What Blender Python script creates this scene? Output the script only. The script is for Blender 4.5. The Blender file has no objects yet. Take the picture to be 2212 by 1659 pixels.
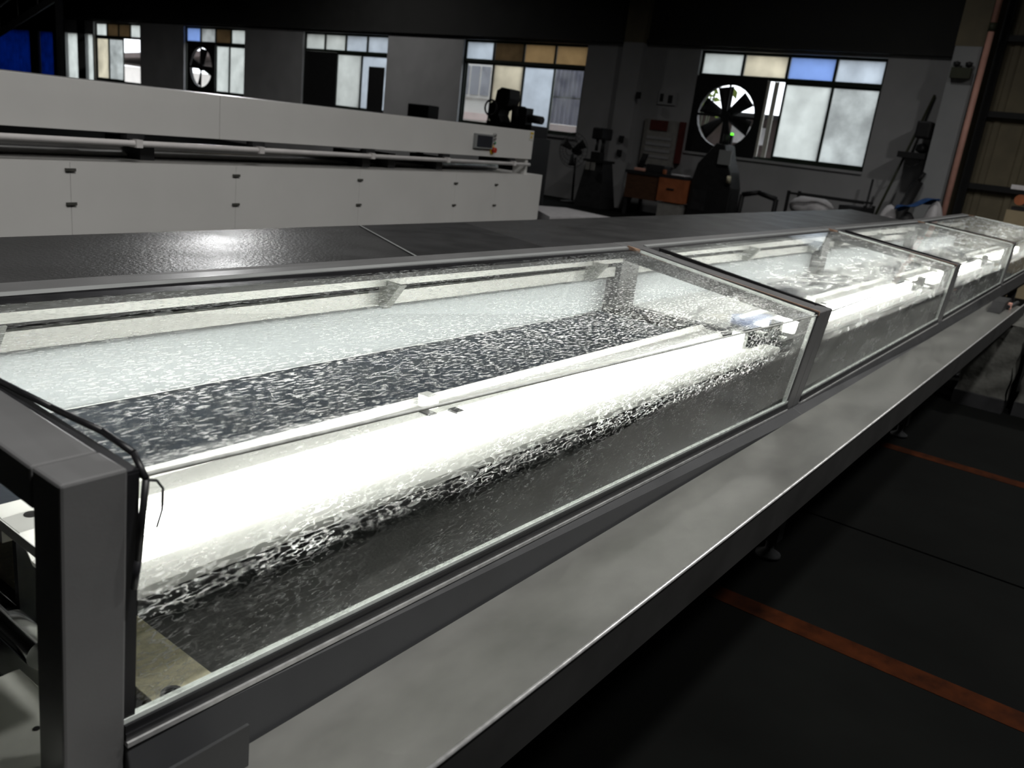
import bpy, math, random
from mathutils import Vector, Matrix
random.seed(7)
scn = bpy.context.scene
COL = scn.collection

# ------------------------------------------------------------------ camera
FPX = 1789.83
cam_d = bpy.data.cameras.new('camera'); cam = bpy.data.objects.new('camera', cam_d)
COL.objects.link(cam)
cam_d.sensor_fit = 'HORIZONTAL'; cam_d.sensor_width = 36.0
cam_d.lens = FPX / 2212 * 36.0
cam_d.clip_start = 0.05; cam_d.clip_end = 300
ROLL, PITCH, YAW = 0.12231, -0.29272, 0.61163
CAMPOS = Vector((-0.2991, -0.65175, 1.34653))
fw = Vector((math.cos(PITCH)*math.cos(YAW), math.cos(PITCH)*math.sin(YAW), math.sin(PITCH)))
r0 = fw.cross(Vector((0, 0, 1))).normalized(); u0 = r0.cross(fw)
rt = math.cos(ROLL)*r0 + math.sin(ROLL)*u0
up = -math.sin(ROLL)*r0 + math.cos(ROLL)*u0
mw = Matrix((rt, up, -fw)).transposed().to_4x4(); mw.translation = CAMPOS
cam.matrix_world = mw
cam_d.dof.use_dof = True; cam_d.dof.focus_distance = 1.45; cam_d.dof.aperture_fstop = 7.5
scn.camera = cam

# ------------------------------------------------------------------ world, exposure, large lights
wd = bpy.data.worlds.new('sky'); scn.world = wd; wd.use_nodes = True
wd.node_tree.nodes['Background'].inputs[0].default_value = (0.90, 0.95, 1.0, 1)
wd.node_tree.nodes['Background'].inputs[1].default_value = 2.5
vs = scn.view_settings
vs.view_transform = 'Standard'; vs.look = 'None'; vs.gamma = 1.0; vs.exposure = 0.0; vs.use_curve_mapping = False

cy = scn.cycles
cy.max_bounces = 3; cy.diffuse_bounces = 2; cy.glossy_bounces = 2; cy.transmission_bounces = 3; cy.transparent_max_bounces = 10
cy.sample_clamp_indirect = 6.0; cy.caustics_reflective = False; cy.caustics_refractive = False
UNSEEN_LAMPS = [(.6, -1.8, 6.4, 215, 'above the floor beside the near post'), (4.5, -3.2, 6.4, 100, 'above the floor beside the film-wrapped stacks'),
            (13.2, 16.3, 6.4, 70, 'above the floor behind the bench machine'), (9.5, 22.0, 6.4, 26, 'above the far left part of the hall'), (9.0, 28.0, 6.4, 40, 'above the farthest corner of the hall'), (9.5, -3.0, 6.4, 185, 'above the floor near the olive cladding'), (11.5, 3.5, 6.4, 45, 'above the floor before the metal cart')]
TUBE_L = 42.0          # radiance of the fluorescent tubes in the tunnel

# ------------------------------------------------------------------ materials
def nodes(name):
    m = bpy.data.materials.new(name); m.use_nodes = True
    nt = m.node_tree; nt.nodes.clear()
    out = nt.nodes.new('ShaderNodeOutputMaterial')
    return m, nt, out
def N(nt, t, **kw):
    n = nt.nodes.new(t)
    for k, v in kw.items():
        if k.startswith('i_'): n.inputs[k[2:].replace('_', ' ')].default_value = v
        else: setattr(n, k, v)
    return n
def coords(nt, scale=(1, 1, 1), rot=(0, 0, 0)):
    tc = N(nt, 'ShaderNodeTexCoord'); mp = N(nt, 'ShaderNodeMapping')
    mp.inputs['Scale'].default_value = scale; mp.inputs['Rotation'].default_value = rot
    nt.links.new(tc.outputs['Object'], mp.inputs['Vector'])
    return mp.outputs['Vector']
def noise(nt, vec, scale, detail=3, rough=.55, dist=0):
    n = N(nt, 'ShaderNodeTexNoise'); n.inputs['Scale'].default_value = scale
    n.inputs['Detail'].default_value = detail; n.inputs['Roughness'].default_value = rough
    n.inputs['Distortion'].default_value = dist
    nt.links.new(vec, n.inputs['Vector']); return n.outputs['Fac']
def ramp(nt, fac, stops):
    r = N(nt, 'ShaderNodeValToRGB'); e = r.color_ramp.elements
    while len(e) < len(stops): e.new(0.5)
    for el, (p, c) in zip(e, stops):
        el.position = p; el.color = c if len(c) == 4 else (*c, 1)
    nt.links.new(fac, r.inputs['Fac']); return r.outputs['Color']
def g(v): return (v, v, v, 1)
def pbr(name, col, rough=.5, metal=0, var=.12, nscale=8, bump=0, bscale=120, stretch=(1, 1, 1), spec=.5, bdist=.002):
    m, nt, out = nodes(name)
    b = N(nt, 'ShaderNodeBsdfPrincipled')
    b.inputs['Metallic'].default_value = metal; b.inputs['Specular IOR Level'].default_value = spec
    v = coords(nt, stretch)
    f = noise(nt, v, nscale, 4)
    c0 = tuple(max(0, c*(1-var)) for c in col[:3]); c1 = tuple(min(1, c*(1+var)) for c in col[:3])
    nt.links.new(ramp(nt, f, [(.3, c0), (.7, c1)]), b.inputs['Base Color'])
    nt.links.new(ramp(nt, f, [(.3, g(max(0, rough-.06))), (.7, g(min(1, rough+.06)))]), b.inputs['Roughness'])
    if bump:
        bp = N(nt, 'ShaderNodeBump'); bp.inputs['Strength'].default_value = bump; bp.inputs['Distance'].default_value = bdist
        nt.links.new(noise(nt, v, bscale, 3), bp.inputs['Height']); nt.links.new(bp.outputs['Normal'], b.inputs['Normal'])
    nt.links.new(b.outputs[0], out.inputs[0]); return m
def emit(name, col, s):
    m, nt, out = nodes(name); e = N(nt, 'ShaderNodeEmission')
    e.inputs[0].default_value = (*col, 1); e.inputs[1].default_value = s
    nt.links.new(e.outputs[0], out.inputs[0]); return m
def frosted(name, col, mott=.15, scale=3, clear=0.0, refl=.12):
    m, nt, out = nodes(name)
    v = coords(nt); f = noise(nt, v, scale, 4)
    c = ramp(nt, f, [(.3, tuple(x*(1-mott) for x in col)), (.7, tuple(min(1, x*(1+mott)) for x in col))])
    t = N(nt, 'ShaderNodeBsdfTranslucent'); nt.links.new(c, t.inputs[0])
    d = N(nt, 'ShaderNodeBsdfDiffuse'); nt.links.new(c, d.inputs[0])
    mx = N(nt, 'ShaderNodeMixShader'); mx.inputs[0].default_value = refl
    nt.links.new(t.outputs[0], mx.inputs[1]); nt.links.new(d.outputs[0], mx.inputs[2])
    last = mx
    if clear:
        tr = N(nt, 'ShaderNodeBsdfTransparent'); m2 = N(nt, 'ShaderNodeMixShader'); m2.inputs[0].default_value = clear
        nt.links.new(mx.outputs[0], m2.inputs[1]); nt.links.new(tr.outputs[0], m2.inputs[2]); last = m2
    nt.links.new(last.outputs[0], out.inputs[0]); return m
def dirty_glass(name, fine_scale, fine_cut, stretch, patch_scale, patch_cut, film=.05, amount=.7, rot=(0, 0, 0), crackle=0.0, lo=.3, smear=None):
    """clear pane with limescale streaks and smears on it"""
    m, nt, out = nodes(name)
    v = coords(nt, stretch, rot); vo = coords(nt)
    f = noise(nt, v, fine_scale, 2, .6, .1)
    fine = ramp(nt, f, [(fine_cut, g(0)), (fine_cut+.10, g(1))])
    p = noise(nt, vo, patch_scale, 3, .6, .3)
    patch = ramp(nt, p, [(patch_cut-.12, g(lo)), (patch_cut+.14, g(1))])
    mul = N(nt, 'ShaderNodeMath', operation='MULTIPLY'); nt.links.new(fine, mul.inputs[0]); nt.links.new(patch, mul.inputs[1])
    val = mul.outputs[0]
    if crackle:
        vc = coords(nt, (stretch[0]*.8, stretch[1], stretch[2]), rot)
        vo2 = N(nt, 'ShaderNodeTexVoronoi', feature='DISTANCE_TO_EDGE'); vo2.inputs['Scale'].default_value = fine_scale*.33
        dn = N(nt, 'ShaderNodeTexNoise'); dn.inputs['Scale'].default_value = fine_scale*.35; nt.links.new(vc, dn.inputs['Vector'])
        ad = N(nt, 'ShaderNodeVectorMath', operation='MULTIPLY_ADD')
        ad.inputs[1].default_value = (.05, .05, .05); nt.links.new(dn.outputs['Color'], ad.inputs[0]); nt.links.new(vc, ad.inputs[2])
        nt.links.new(ad.outputs[0], vo2.inputs['Vector'])
        ce = ramp(nt, vo2.outputs['Distance'], [(.02, g(1)), (.09, g(0))])
        pm = N(nt, 'ShaderNodeMath', operation='MULTIPLY'); nt.links.new(ce, pm.inputs[0]); nt.links.new(patch, pm.inputs[1])
        mx = N(nt, 'ShaderNodeMath', operation='MULTIPLY_ADD'); mx.inputs[1].default_value = crackle
        nt.links.new(pm.outputs[0], mx.inputs[0]); nt.links.new(val, mx.inputs[2]); val = mx.outputs[0]
    sm = noise(nt, coords(nt, (1.5, 4, 4)), 5, 3)
    filmc = ramp(nt, sm, [(.35, g(film*.35)), (.7, g(film*1.8))])
    am = N(nt, 'ShaderNodeMath', operation='MULTIPLY_ADD', use_clamp=True); am.inputs[1].default_value = amount
    nt.links.new(val, am.inputs[0]); nt.links.new(filmc, am.inputs[2])
    fac = am.outputs[0]
    if smear:                  # brushed smears towards one end, and along the sealed front edge
        sx = N(nt, 'ShaderNodeSeparateXYZ'); nt.links.new(coords(nt), sx.inputs[0])
        mr = N(nt, 'ShaderNodeMapRange'); mr.inputs['From Min'].default_value = smear[0]; mr.inputs['From Max'].default_value = smear[1]
        nt.links.new(sx.outputs['X'], mr.inputs['Value'])
        st = ramp(nt, noise(nt, coords(nt, (.5, 2.2, 1), (0, 0, .35)), 9, 5, .65, .8), [(.38, g(0)), (.62, g(1))])
        m1 = N(nt, 'ShaderNodeMath', operation='MULTIPLY'); nt.links.new(mr.outputs[0], m1.inputs[0]); nt.links.new(st, m1.inputs[1])
        me = N(nt, 'ShaderNodeMapRange'); me.inputs['From Min'].default_value = .034; me.inputs['From Max'].default_value = .026
        nt.links.new(sx.outputs['Y'], me.inputs['Value'])
        m2 = N(nt, 'ShaderNodeMath', operation='MAXIMUM'); nt.links.new(m1.outputs[0], m2.inputs[0]); nt.links.new(me.outputs[0], m2.inputs[1])
        m3 = N(nt, 'ShaderNodeMath', operation='MULTIPLY_ADD', use_clamp=True); m3.inputs[1].default_value = smear[2]
        nt.links.new(m2.outputs[0], m3.inputs[0]); nt.links.new(fac, m3.inputs[2]); fac = m3.outputs[0]
    tl = N(nt, 'ShaderNodeBsdfTranslucent'); tl.inputs[0].default_value = (.88, .90, .90, 1)
    df = N(nt, 'ShaderNodeBsdfDiffuse'); df.inputs[0].default_value = (.88, .90, .90, 1)
    dirt = N(nt, 'ShaderNodeMixShader'); dirt.inputs[0].default_value = .35
    nt.links.new(tl.outputs[0], dirt.inputs[1]); nt.links.new(df.outputs[0], dirt.inputs[2])
    tr = N(nt, 'ShaderNodeBsdfTransparent'); tr.inputs[0].default_value = (.968, .975, .968, 1)
    gl = N(nt, 'ShaderNodeBsdfGlossy'); gl.inputs['Roughness'].default_value = .03; gl.inputs[0].default_value = (1, 1, 1, 1)
    fr = N(nt, 'ShaderNodeFresnel'); fr.inputs['IOR'].default_value = 1.45
    ge = N(nt, 'ShaderNodeNewGeometry'); iv = N(nt, 'ShaderNodeMath', operation='SUBTRACT'); iv.inputs[0].default_value = 1.0
    nt.links.new(ge.outputs['Backfacing'], iv.inputs[1])
    ff = N(nt, 'ShaderNodeMath', operation='MULTIPLY'); nt.links.new(fr.outputs[0], ff.inputs[0]); nt.links.new(iv.outputs[0], ff.inputs[1])
    cl = N(nt, 'ShaderNodeMixShader'); nt.links.new(ff.outputs[0], cl.inputs[0])
    nt.links.new(tr.outputs[0], cl.inputs[1]); nt.links.new(gl.outputs[0], cl.inputs[2])
    fi = N(nt, 'ShaderNodeMixShader'); nt.links.new(fac, fi.inputs[0])
    nt.links.new(cl.outputs[0], fi.inputs[1]); nt.links.new(dirt.outputs[0], fi.inputs[2])
    nt.links.new(fi.outputs[0], out.inputs[0]); return m
def clean_side(name):
    m, nt, out = nodes(name)
    tr = N(nt, 'ShaderNodeBsdfTransparent'); tr.inputs[0].default_value = (.968, .975, .968, 1)
    nt.links.new(tr.outputs[0], out.inputs[0]); return m
def one_sided(o, face):
    o.data.materials.append(MT['pane_clean'])
    for p in o.data.polygons: p.material_index = 0 if p.index == face else 1
    return o
def clear_glass(name, film=.03):
    m, nt, out = nodes(name)
    tr = N(nt, 'ShaderNodeBsdfTransparent'); tr.inputs[0].default_value = (.93, .95, .95, 1)
    df = N(nt, 'ShaderNodeBsdfTranslucent'); df.inputs[0].default_value = (.8, .8, .8, 1)
    f = noise(nt, coords(nt), 4, 3)
    mx = N(nt, 'ShaderNodeMixShader'); nt.links.new(ramp(nt, f, [(.3, g(film*.5)), (.7, g(film*2))]), mx.inputs[0])
    nt.links.new(tr.outputs[0], mx.inputs[1]); nt.links.new(df.outputs[0], mx.inputs[2])
    nt.links.new(mx.outputs[0], out.inputs[0]); return m

MT = dict(
    frame=pbr('grey_painted_steel', (.15, .15, .152), .42, 0, .10, 6, .05, 300),
    frame_rust=pbr('worn_brown_edge', (.42, .27, .19), .5, 0, .3, 40),
    rail=pbr('dark_rail_paint', (.046, .047, .05), .45, 0, .12, 6),
    lip=pbr('pale_metal_edge', (.62, .62, .62), .35, .5, .2, 60),  # bright tone paints the highlight along the folded rail lip
    rubber=pbr('black_rubber', (.012, .012, .014), .45, 0, .2, 30),
    silicone=pbr('clear_silicone', (.70, .72, .69), .35, 0, .25, 50),
    lit_edge_tone=pbr('lit_glass_edge_tone', (.75, .80, .77), .25, 0, .1, 40),  # pale tone puts the light caught by pane edges into the colour
    white_reflector=pbr('white_reflector_enamel', (.86, .87, .84), .35, 0, .03, 5),
    acrylic=frosted('white_acrylic', (.86, .87, .84), .02, 5, 0, .62),
    white_sheet=pbr('pebbled_white_sheet', (.80, .82, .82), .45, 0, .03, 20, .5, 170, bdist=.004),
    white_film=pbr('white_film', (.78, .80, .79), .5, 0, .08, 6),
    dark_bed=pbr('navy_belt', (.022, .032, .050), .45, 0, .35, 14, .1, 120),
    bed_floor=pbr('black_belt_fabric', (.030, .031, .033), .6, 0, .5, 9, .2, 160),
    bed_steel=pbr('dark_steel', (.035, .037, .04), .5, .2, .2, 10),
    plate=pbr('pale_grey_plate', (.62, .63, .58), .5, 0, .1, 14),
    latch=pbr('dull_latch', (.10, .10, .09), .5, .3, .3, 40),
    joint=pbr('floor_joint', (.0010, .0010, .0010), .95, 0, .2, 5, spec=0),
    alu=pbr('galvanised_plate', (.55, .56, .53), .45, .3, .12, 12),
    chrome=pbr('polished_roller', (.70, .71, .72), .14, 1, .05, 10),
    beige=pbr('beige_board', (.74, .69, .50), .75, 0, .18, 90, .3, 300),
    tray=pbr('satin_steel_tray', (.27, .27, .255), .34, .55, .22, 4, .02, 60, (1, 2, 2)),
    tray_lip=pbr('tray_lip_paint', (.026, .026, .026), .6, 0, .15, 6, spec=.3),
    belt=pbr('black_pvc_belt', (.055, .055, .056), .38, 0, .15, 5, .9, 110, spec=.5),
    belt_dark=pbr('dark_belt_joint', (.026, .026, .027), .55, 0, .2, 9),
    wm=pbr('white_machine_paint', (.80, .79, .77), .42, 0, .03, 2),
    wm_tube=pbr('pale_tube', (.82, .79, .78), .4, 0, .08, 8),
    black=pbr('matt_black', (.010, .010, .011), .6, 0, .2, 12),
    dark=pbr('dark_grey_iron', (.022, .022, .024), .55, 0, .25, 10),
    screen=pbr('screen_glass', (.03, .033, .045), .15, 0, .1, 4),
    bezel=pbr('grey_bezel', (.30, .31, .31), .5, 0, .05, 10),
    yellow=pbr('yellow_plate', (.75, .50, .03), .5, 0, .1, 20),
    red=pbr('red_knob', (.55, .04, .02), .4, 0, .1, 20),
    green=pbr('green_knob', (.02, .25, .10), .4, 0, .1, 20),
    chromebtn=pbr('button_metal', (.6, .6, .6), .3, .8, .1, 20),
    label=pbr('label_paper', (.75, .73, .66), .6, 0, .05, 20),
    wall=pbr('limewashed_wall', (.42, .42, .43), .85, 0, .10, 1.2, .1, 30),
    wall_dark=pbr('dark_cladding', (.032, .032, .031), .8, 0, .15, 2),
    ceiling=pbr('dark_roof', (.04, .04, .04), .9, 0, .15, 1),
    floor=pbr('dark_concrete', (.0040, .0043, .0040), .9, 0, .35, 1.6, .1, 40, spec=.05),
    ground=pbr('outdoor_ground', (.35, .33, .30), .9, 0, .2, 1),
    orange_line=pbr('faded_orange_paint', (.030, .0075, .0020), .8, 0, .5, 14, spec=.05),
    winframe=pbr('green_black_window_steel', (.012, .020, .012), .5, 0, .25, 8),
    frost=frosted('frosted_glass', (.78, .80, .78), .10, 2.2),
    frost_cool=frosted('frosted_glass_cool', (.72, .76, .80), .12, 2.0),
    frost_blue=frosted('blue_frosted_glass', (.48, .60, .86), .10, 1.5),
    frost_warm=frosted('yellowed_frosted_glass', (.78, .74, .64), .14, 2.0),
    frost_grey=frosted('dusty_glass', (.52, .54, .53), .35, 1.8, .15),
    board_tan=frosted('tan_paper', (.46, .37, .25), .08, 3),
    board_brown=frosted('brown_paper', (.20, .16, .11), .15, 3),
    clear=clear_glass('window_glass'),
    curtain=frosted('blue_curtain', (.012, .075, .26), .2, 3),
    pillar=pbr('painted_pillar', (.38, .39, .40), .7, 0, .06, 2),
    pipe=pbr('salmon_pipe', (.85, .45, .36), .5, 0, .12, 5),
    cladding=pbr('olive_corrugated_sheet', (.20, .17, .11), .7, 0, .15, 3),
    cladding_rib=pbr('olive_corrugated_rib', (.18, .153, .10), .7, 0, .15, 3),
    rust=pbr('orange_brown_box', (.42, .13, .05), .6, 0, .2, 5),
    brown=pbr('dark_brown_wood', (.10, .045, .022), .6, 0, .25, 6, stretch=(1, 1, 6)),
    darkred=pbr('dark_red_paint', (.12, .02, .015), .6, 0, .2, 8),
    paper=pbr('notice_paper', (.34, .33, .31), .8, 0, .15, 9),
    cloth_blue=pbr('blue_cloth', (.02, .08, .25), .85, 0, .3, 14),
    sack=pbr('white_sack', (.70, .68, .70), .7, 0, .12, 8),
    pink=pbr('pink_cloth', (.75, .35, .60), .8, 0, .2, 6),
    leaf=pbr('foliage', (.30, .40, .08), .8, 0, .5, 6),
    olive=pbr('olive_pole', (.05, .055, .03), .6, 0, .2, 6),
    film=pbr('stretch_film', (.12, .12, .11), .32, 0, .2, 5, .5, 7, bdist=.03),
    carton=pbr('brown_carton', (.36, .29, .18), .8, 0, .1, 5),
    ext_white=pbr('pale_render', (.80, .76, .72), .9, 0, .06, 1.5),
    ext_win=pbr('outside_window', (.30, .30, .34), .3, 0, .2, 3),
    ext_blue=pbr('violet_blue_sheet', (.27, .26, .36), .6, 0, .2, 2),
    ext_pink=pbr('pinkish_wall', (.80, .62, .58), .9, 0, .1, 2),
    ext_roof=pbr('dark_roof_tiles', (.10, .075, .07), .8, 0, .2, 4),
    backlit_sheet=frosted('pebbled_backlit_sheet', (.84, .86, .86), .05, 160),
    added_rear_tube=emit('added_rear_tube_glow', (.98, .99, .99), 4.6),  # hidden glow added behind the back sheet to brighten it
    tube=emit('fluorescent_tube', (1.0, 1.0, .93), TUBE_L),
    led=emit('green_pilot_light', (.1, 1.0, .02), 3.0),
    lamp=emit('lamp_glow', (1.0, .97, .92), 8.0),
    pane_clean=clean_side('clean_pane_side'),
    top_glass=dirty_glass('streaked_top_glass', 300, .52, (.26, 1, 1), 3.2, .42, .0025, .42, (0, 0, .06), smear=(1.15, 2.0, .22)),
    front_glass=dirty_glass('limescaled_front_glass', 190, .56, (.45, 1, 1.1), 4.0, .48, .003, .42, (0, .25, 0), .9, lo=.12),
    top_glass_far=dirty_glass('smeared_top_glass', 60, .52, (.35, 1, 1), 2.6, .5, .13, .24),
    front_glass_far=dirty_glass('smeared_front_glass', 40, .56, (.5, 1, 1), 2.8, .5, .17, .22, (0, .2, 0), .4),
)

# ------------------------------------------------------------------ mesh helpers
class MB:
    def __init__(s): s.v = []; s.f = []; s.sm = []
    def add(s, vs, fs, smooth=False):
        o = len(s.v); s.v += [tuple(p) for p in vs]
        for f in fs: s.f.append([i+o for i in f]); s.sm.append(smooth)
        return s
    def hexa(s, p):     # 0-3 bottom loop, 4-7 top loop
        return s.add(p, [(3, 2, 1, 0), (4, 5, 6, 7), (0, 1, 5, 4), (1, 2, 6, 5), (2, 3, 7, 6), (3, 0, 4, 7)])
    def box(s, x0, x1, y0, y1, z0, z1):
        return s.hexa([(x0, y0, z0), (x1, y0, z0), (x1, y1, z0), (x0, y1, z0), (x0, y0, z1), (x1, y0, z1), (x1, y1, z1), (x0, y1, z1)])
    def tube(s, p0, p1, r, n=14, r1=None, cap=True):
        p0 = Vector(p0); p1 = Vector(p1); r1 = r if r1 is None else r1
        d = (p1-p0).normalized(); a = Vector((0, 0, 1)) if abs(d.z) < .9 else Vector((1, 0, 0))
        e = d.cross(a).normalized(); h = d.cross(e)
        vs = [p0+r*(math.cos(t)*e+math.sin(t)*h) for t in [2*math.pi*i/n for i in range(n)]]
        vs += [p1+r1*(math.cos(t)*e+math.sin(t)*h) for t in [2*math.pi*i/n for i in range(n)]]
        s.add(vs, [(i, (i+1) % n, n+(i+1) % n, n+i) for i in range(n)], True)
        if cap:
            o = len(s.v)-2*n
            s.f.append([o+i for i in range(n)][::-1]); s.sm.append(False)
            s.f.append([o+n+i for i in range(n)]); s.sm.append(False)
        return s
    def path(s, pts, r, n=8):
        for a, b in zip(pts, pts[1:]): s.tube(a, b, r, n)
        return s
    def ring(s, c, axis, R, r, n=32, m=8):
        c = Vector(c); d = Vector(axis).normalized(); a = Vector((0, 0, 1)) if abs(d.z) < .9 else Vector((1, 0, 0))
        e = d.cross(a).normalized(); h = d.cross(e); vs = []
        for i in range(n):
            t = 2*math.pi*i/n; q = math.cos(t)*e+math.sin(t)*h
            for j in range(m):
                u = 2*math.pi*j/m; vs.append(c+q*(R+r*math.cos(u))+d*r*math.sin(u))
        return s.add(vs, [(i*m+j, ((i+1) % n)*m+j, ((i+1) % n)*m+(j+1) % m, i*m+(j+1) % m) for i in range(n) for j in range(m)], True)
    def pipe(s, p0, p1, R, r, n=20):    # hollow tube
        p0 = Vector(p0); p1 = Vector(p1); d = (p1-p0).normalized(); a = Vector((0, 0, 1)) if abs(d.z) < .9 else Vector((1, 0, 0))
        e = d.cross(a).normalized(); h = d.cross(e); vs = []
        for P, q in ((p0, R), (p1, R), (p1, r), (p0, r)):
            vs += [P+q*(math.cos(2*math.pi*i/n)*e+math.sin(2*math.pi*i/n)*h) for i in range(n)]
        return s.add(vs, [(k*n+i, k*n+(i+1) % n, ((k+1) % 4)*n+(i+1) % n, ((k+1) % 4)*n+i) for k in range(4) for i in range(n)], False)
    def prism(s, poly, axis, a, b):     # poly in the two other axes
        def P(u, v, t): return {'x': (t, u, v), 'y': (u, t, v), 'z': (u, v, t)}[axis]
        n = len(poly); vs = [P(u, v, a) for u, v in poly]+[P(u, v, b) for u, v in poly]
        return s.add(vs, [tuple(range(n))[::-1], tuple(range(n, 2*n))]+[(i, (i+1) % n, n+(i+1) % n, n+i) for i in range(n)])
    def lathe(s, prof, c, n=20):        # profile of (r, z)
        vs = []
        for r, z in prof:
            vs += [(c[0]+r*math.cos(2*math.pi*i/n), c[1]+r*math.sin(2*math.pi*i/n), c[2]+z) for i in range(n)]
        k = len(prof)
        return s.add(vs, [(j*n+i, j*n+(i+1) % n, (j+1)*n+(i+1) % n, (j+1)*n+i) for j in range(k-1) for i in range(n)], True)
    def grid(s, P, nu, nv, smooth=True):
        vs = [P(i/nu, j/nv) for i in range(nu+1) for j in range(nv+1)]; m = nv+1
        return s.add(vs, [(i*m+j, (i+1)*m+j, (i+1)*m+j+1, i*m+j+1) for i in range(nu) for j in range(nv)], smooth)
    def build(s, name, mat, parent=None, bevel=0):
        me = bpy.data.meshes.new(name); me.from_pydata(s.v, [], s.f)
        me.polygons.foreach_set('use_smooth', s.sm); me.materials.append(MT[mat] if isinstance(mat, str) else mat)
        me.validate(); me.update()
        import bmesh
        bm = bmesh.new(); bm.from_mesh(me); bmesh.ops.recalc_face_normals(bm, faces=bm.faces); bm.to_mesh(me); bm.free()
        o = bpy.data.objects.new(name, me); COL.objects.link(o)
        if parent: 
            o.parent = parent; o.matrix_parent_inverse = Matrix.Translation(parent.location).inverted() if parent.get('_abs') else Matrix()
        if bevel:
            b = o.modifiers.new('bevel', 'BEVEL'); b.width = bevel; b.segments = 2; b.limit_method = 'ANGLE'
        return o
def tag(o, label=None, cat=None, group=None, kind=None):
    if label: o['label'] = label
    if cat: o['category'] = cat
    if group: o['group'] = group
    if kind: o['kind'] = kind
    return o
def thing(name, label, cat, loc, group=None, rz=0, local=False, kind=None):
    """Empty at the thing's base; parts are given in world coordinates unless local"""
    o = bpy.data.objects.new(name, None); COL.objects.link(o); o.empty_display_size = .05
    o.location = loc; o.rotation_euler = (0, 0, rz)
    if not local: o['_abs'] = 1
    return tag(o, label, cat, group, kind)
def lerp(a, b, t): return a+(b-a)*t

# ------------------------------------------------------------------ the hall
XW = 16.71                      # inner face of the far wall
WIN = [(3.80, 7.53), (10.33, 14.02), (16.70, 20.20), (22.97, 26.27), (28.95, 32.12)]   # window openings along the wall
WZ0, WZT, WZ1 = 1.41, 2.96, 3.44
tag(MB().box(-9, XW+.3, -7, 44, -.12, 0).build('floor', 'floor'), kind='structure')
tag(MB().box(XW+.3, 60, -30, 90, -.14, -.02).build('ground_outside', 'ground'), kind='structure')
tag(MB().box(-9.2, XW+.5, -7.2, 44.2, 7.2, 7.4).build('ceiling', 'ceiling'), kind='structure')
wb = MB(); ys = [2.2]+[v for w in WIN for v in w]+[32.2, 32.75, 33.35, 34.28, 34.3]
for i in range(0, len(ys), 2):
    wb.box(XW, XW+.26, ys[i], ys[i+1], 0, 3.5)
for a, b in WIN:
    wb.box(XW, XW+.26, a, b, 0, WZ0); wb.box(XW, XW+.26, a, b, WZ1, 3.5)
wb.box(XW, XW+.26, 40.5, 44.2, 0, 3.5).box(XW, XW+.26, 32.2, 34.28, 3.0, 3.5)
wall_back = tag(wb.build('wall_back', 'wall'), kind='structure')
tag(MB().box(XW-.02, XW+.24, 2.2, 44.2, 3.502, 7.2).build('wall_back_upper', 'wall_dark'), kind='structure')
tag(MB().box(-9.2, XW+.3, 44.0, 44.2, 0, 7.2).build('wall_left', 'wall_dark'), kind='structure')
tag(MB().box(-9.2, XW+.3, -7.2, -7.0, 0, 7.2).build('wall_right', 'wall_dark'), kind='structure')
wn = MB().box(-9.2, -9, -7, 44, 0, 7.2)
tag(wn.build('wall_near', 'wall_dark'), kind='structure')
# pilaster between the two nearest windows
tag(MB().box(XW-.22, XW-.001, 8.80, 9.28, 0, 3.5).build('trim_1', 'wall'), kind='structure')
tag(MB().box(XW-.22, XW-.021, 8.80, 9.28, 3.503, 7.2).build('trim_2', 'cladding'), kind='structure')
tag(MB().box(XW-.10, XW-.021, 2.3, 34.2, 3.505, 3.60).build('trim_3', 'wall_dark'), kind='structure')
# white end column by the curtains, as backlit panels added for brightness
for n_, (a_, b_) in enumerate(((32.21, 32.74), (33.36, 34.27))):
    d_ = tag(MB().box(XW+.10, XW+.13, a_, b_, 0, 2.995).build('door_%d' % (n_+2), 'frost'), kind='structure')
    MB().box(XW+.06, XW+.099, a_+.04, a_+.16, .95, 1.15).build('door_handle', 'dark', d_)

# --- windows
def window(n, a, b, panes_top, panes_low, muls):
    w = thing('window_%d' % n, None, None, (XW+.12, (a+b)/2, WZ0), kind='structure')
    x0, x1 = XW+.08, XW+.15
    fr = MB()
    t = .05
    fr.box(x0, x1, a, a+t, WZ0, WZ1).box(x0, x1, b-t, b, WZ0, WZ1).box(x0, x1, a+t, b-t, WZ0, WZ0+t).box(x0, x1, a+t, b-t, WZ1-t, WZ1)
    fr.build('frame', 'winframe', w)
    MB().box(x0-.01, x1+.01, a+t, b-t, WZT-.035, WZT+.035).build('transom_bar', 'winframe', w)
    q = (b-a)/4
    for k in (1, 2, 3):
        MB().box(x0, x1, a+q*k-.025, a+q*k+.025, WZT+.035, WZ1-t).build('mullion', 'winframe', w)
    for k, m in enumerate(panes_top):       # from the high-y (left) side to the right
        y1 = b-q*k-.03; y0 = b-q*(k+1)+.03
        MB().box(x0+.03, x0+.036, y0, y1, WZT+.036, WZ1-t-.001).build('pane', m, w)
    for (f0, f1, m, off) in panes_low:      # fractions from the left
        y1 = b-(b-a)*f0; y0 = b-(b-a)*f1; xx = x0+.015+off
        s = .045
        sa = MB().box(xx, xx+.03, y0, y0+s, WZ0+t, WZT-.036).box(xx, xx+.03, y1-s, y1, WZ0+t, WZT-.036)
        sa.box(xx, xx+.03, y0+s, y1-s, WZ0+t, WZ0+t+s).box(xx, xx+.03, y0+s, y1-s, WZT-.036-s, WZT-.036)
        so = sa.build('sash', muls, w)
        if m: MB().box(xx+.012, xx+.018, y0+s, y1-s, WZ0+t+s, WZT-.036-s).build('pane', m, so)
    tag(MB().box(XW-.04, XW+.079, a, b, WZ0-.05, WZ0-.002).build('sill', 'wall', w))
    return w
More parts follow.
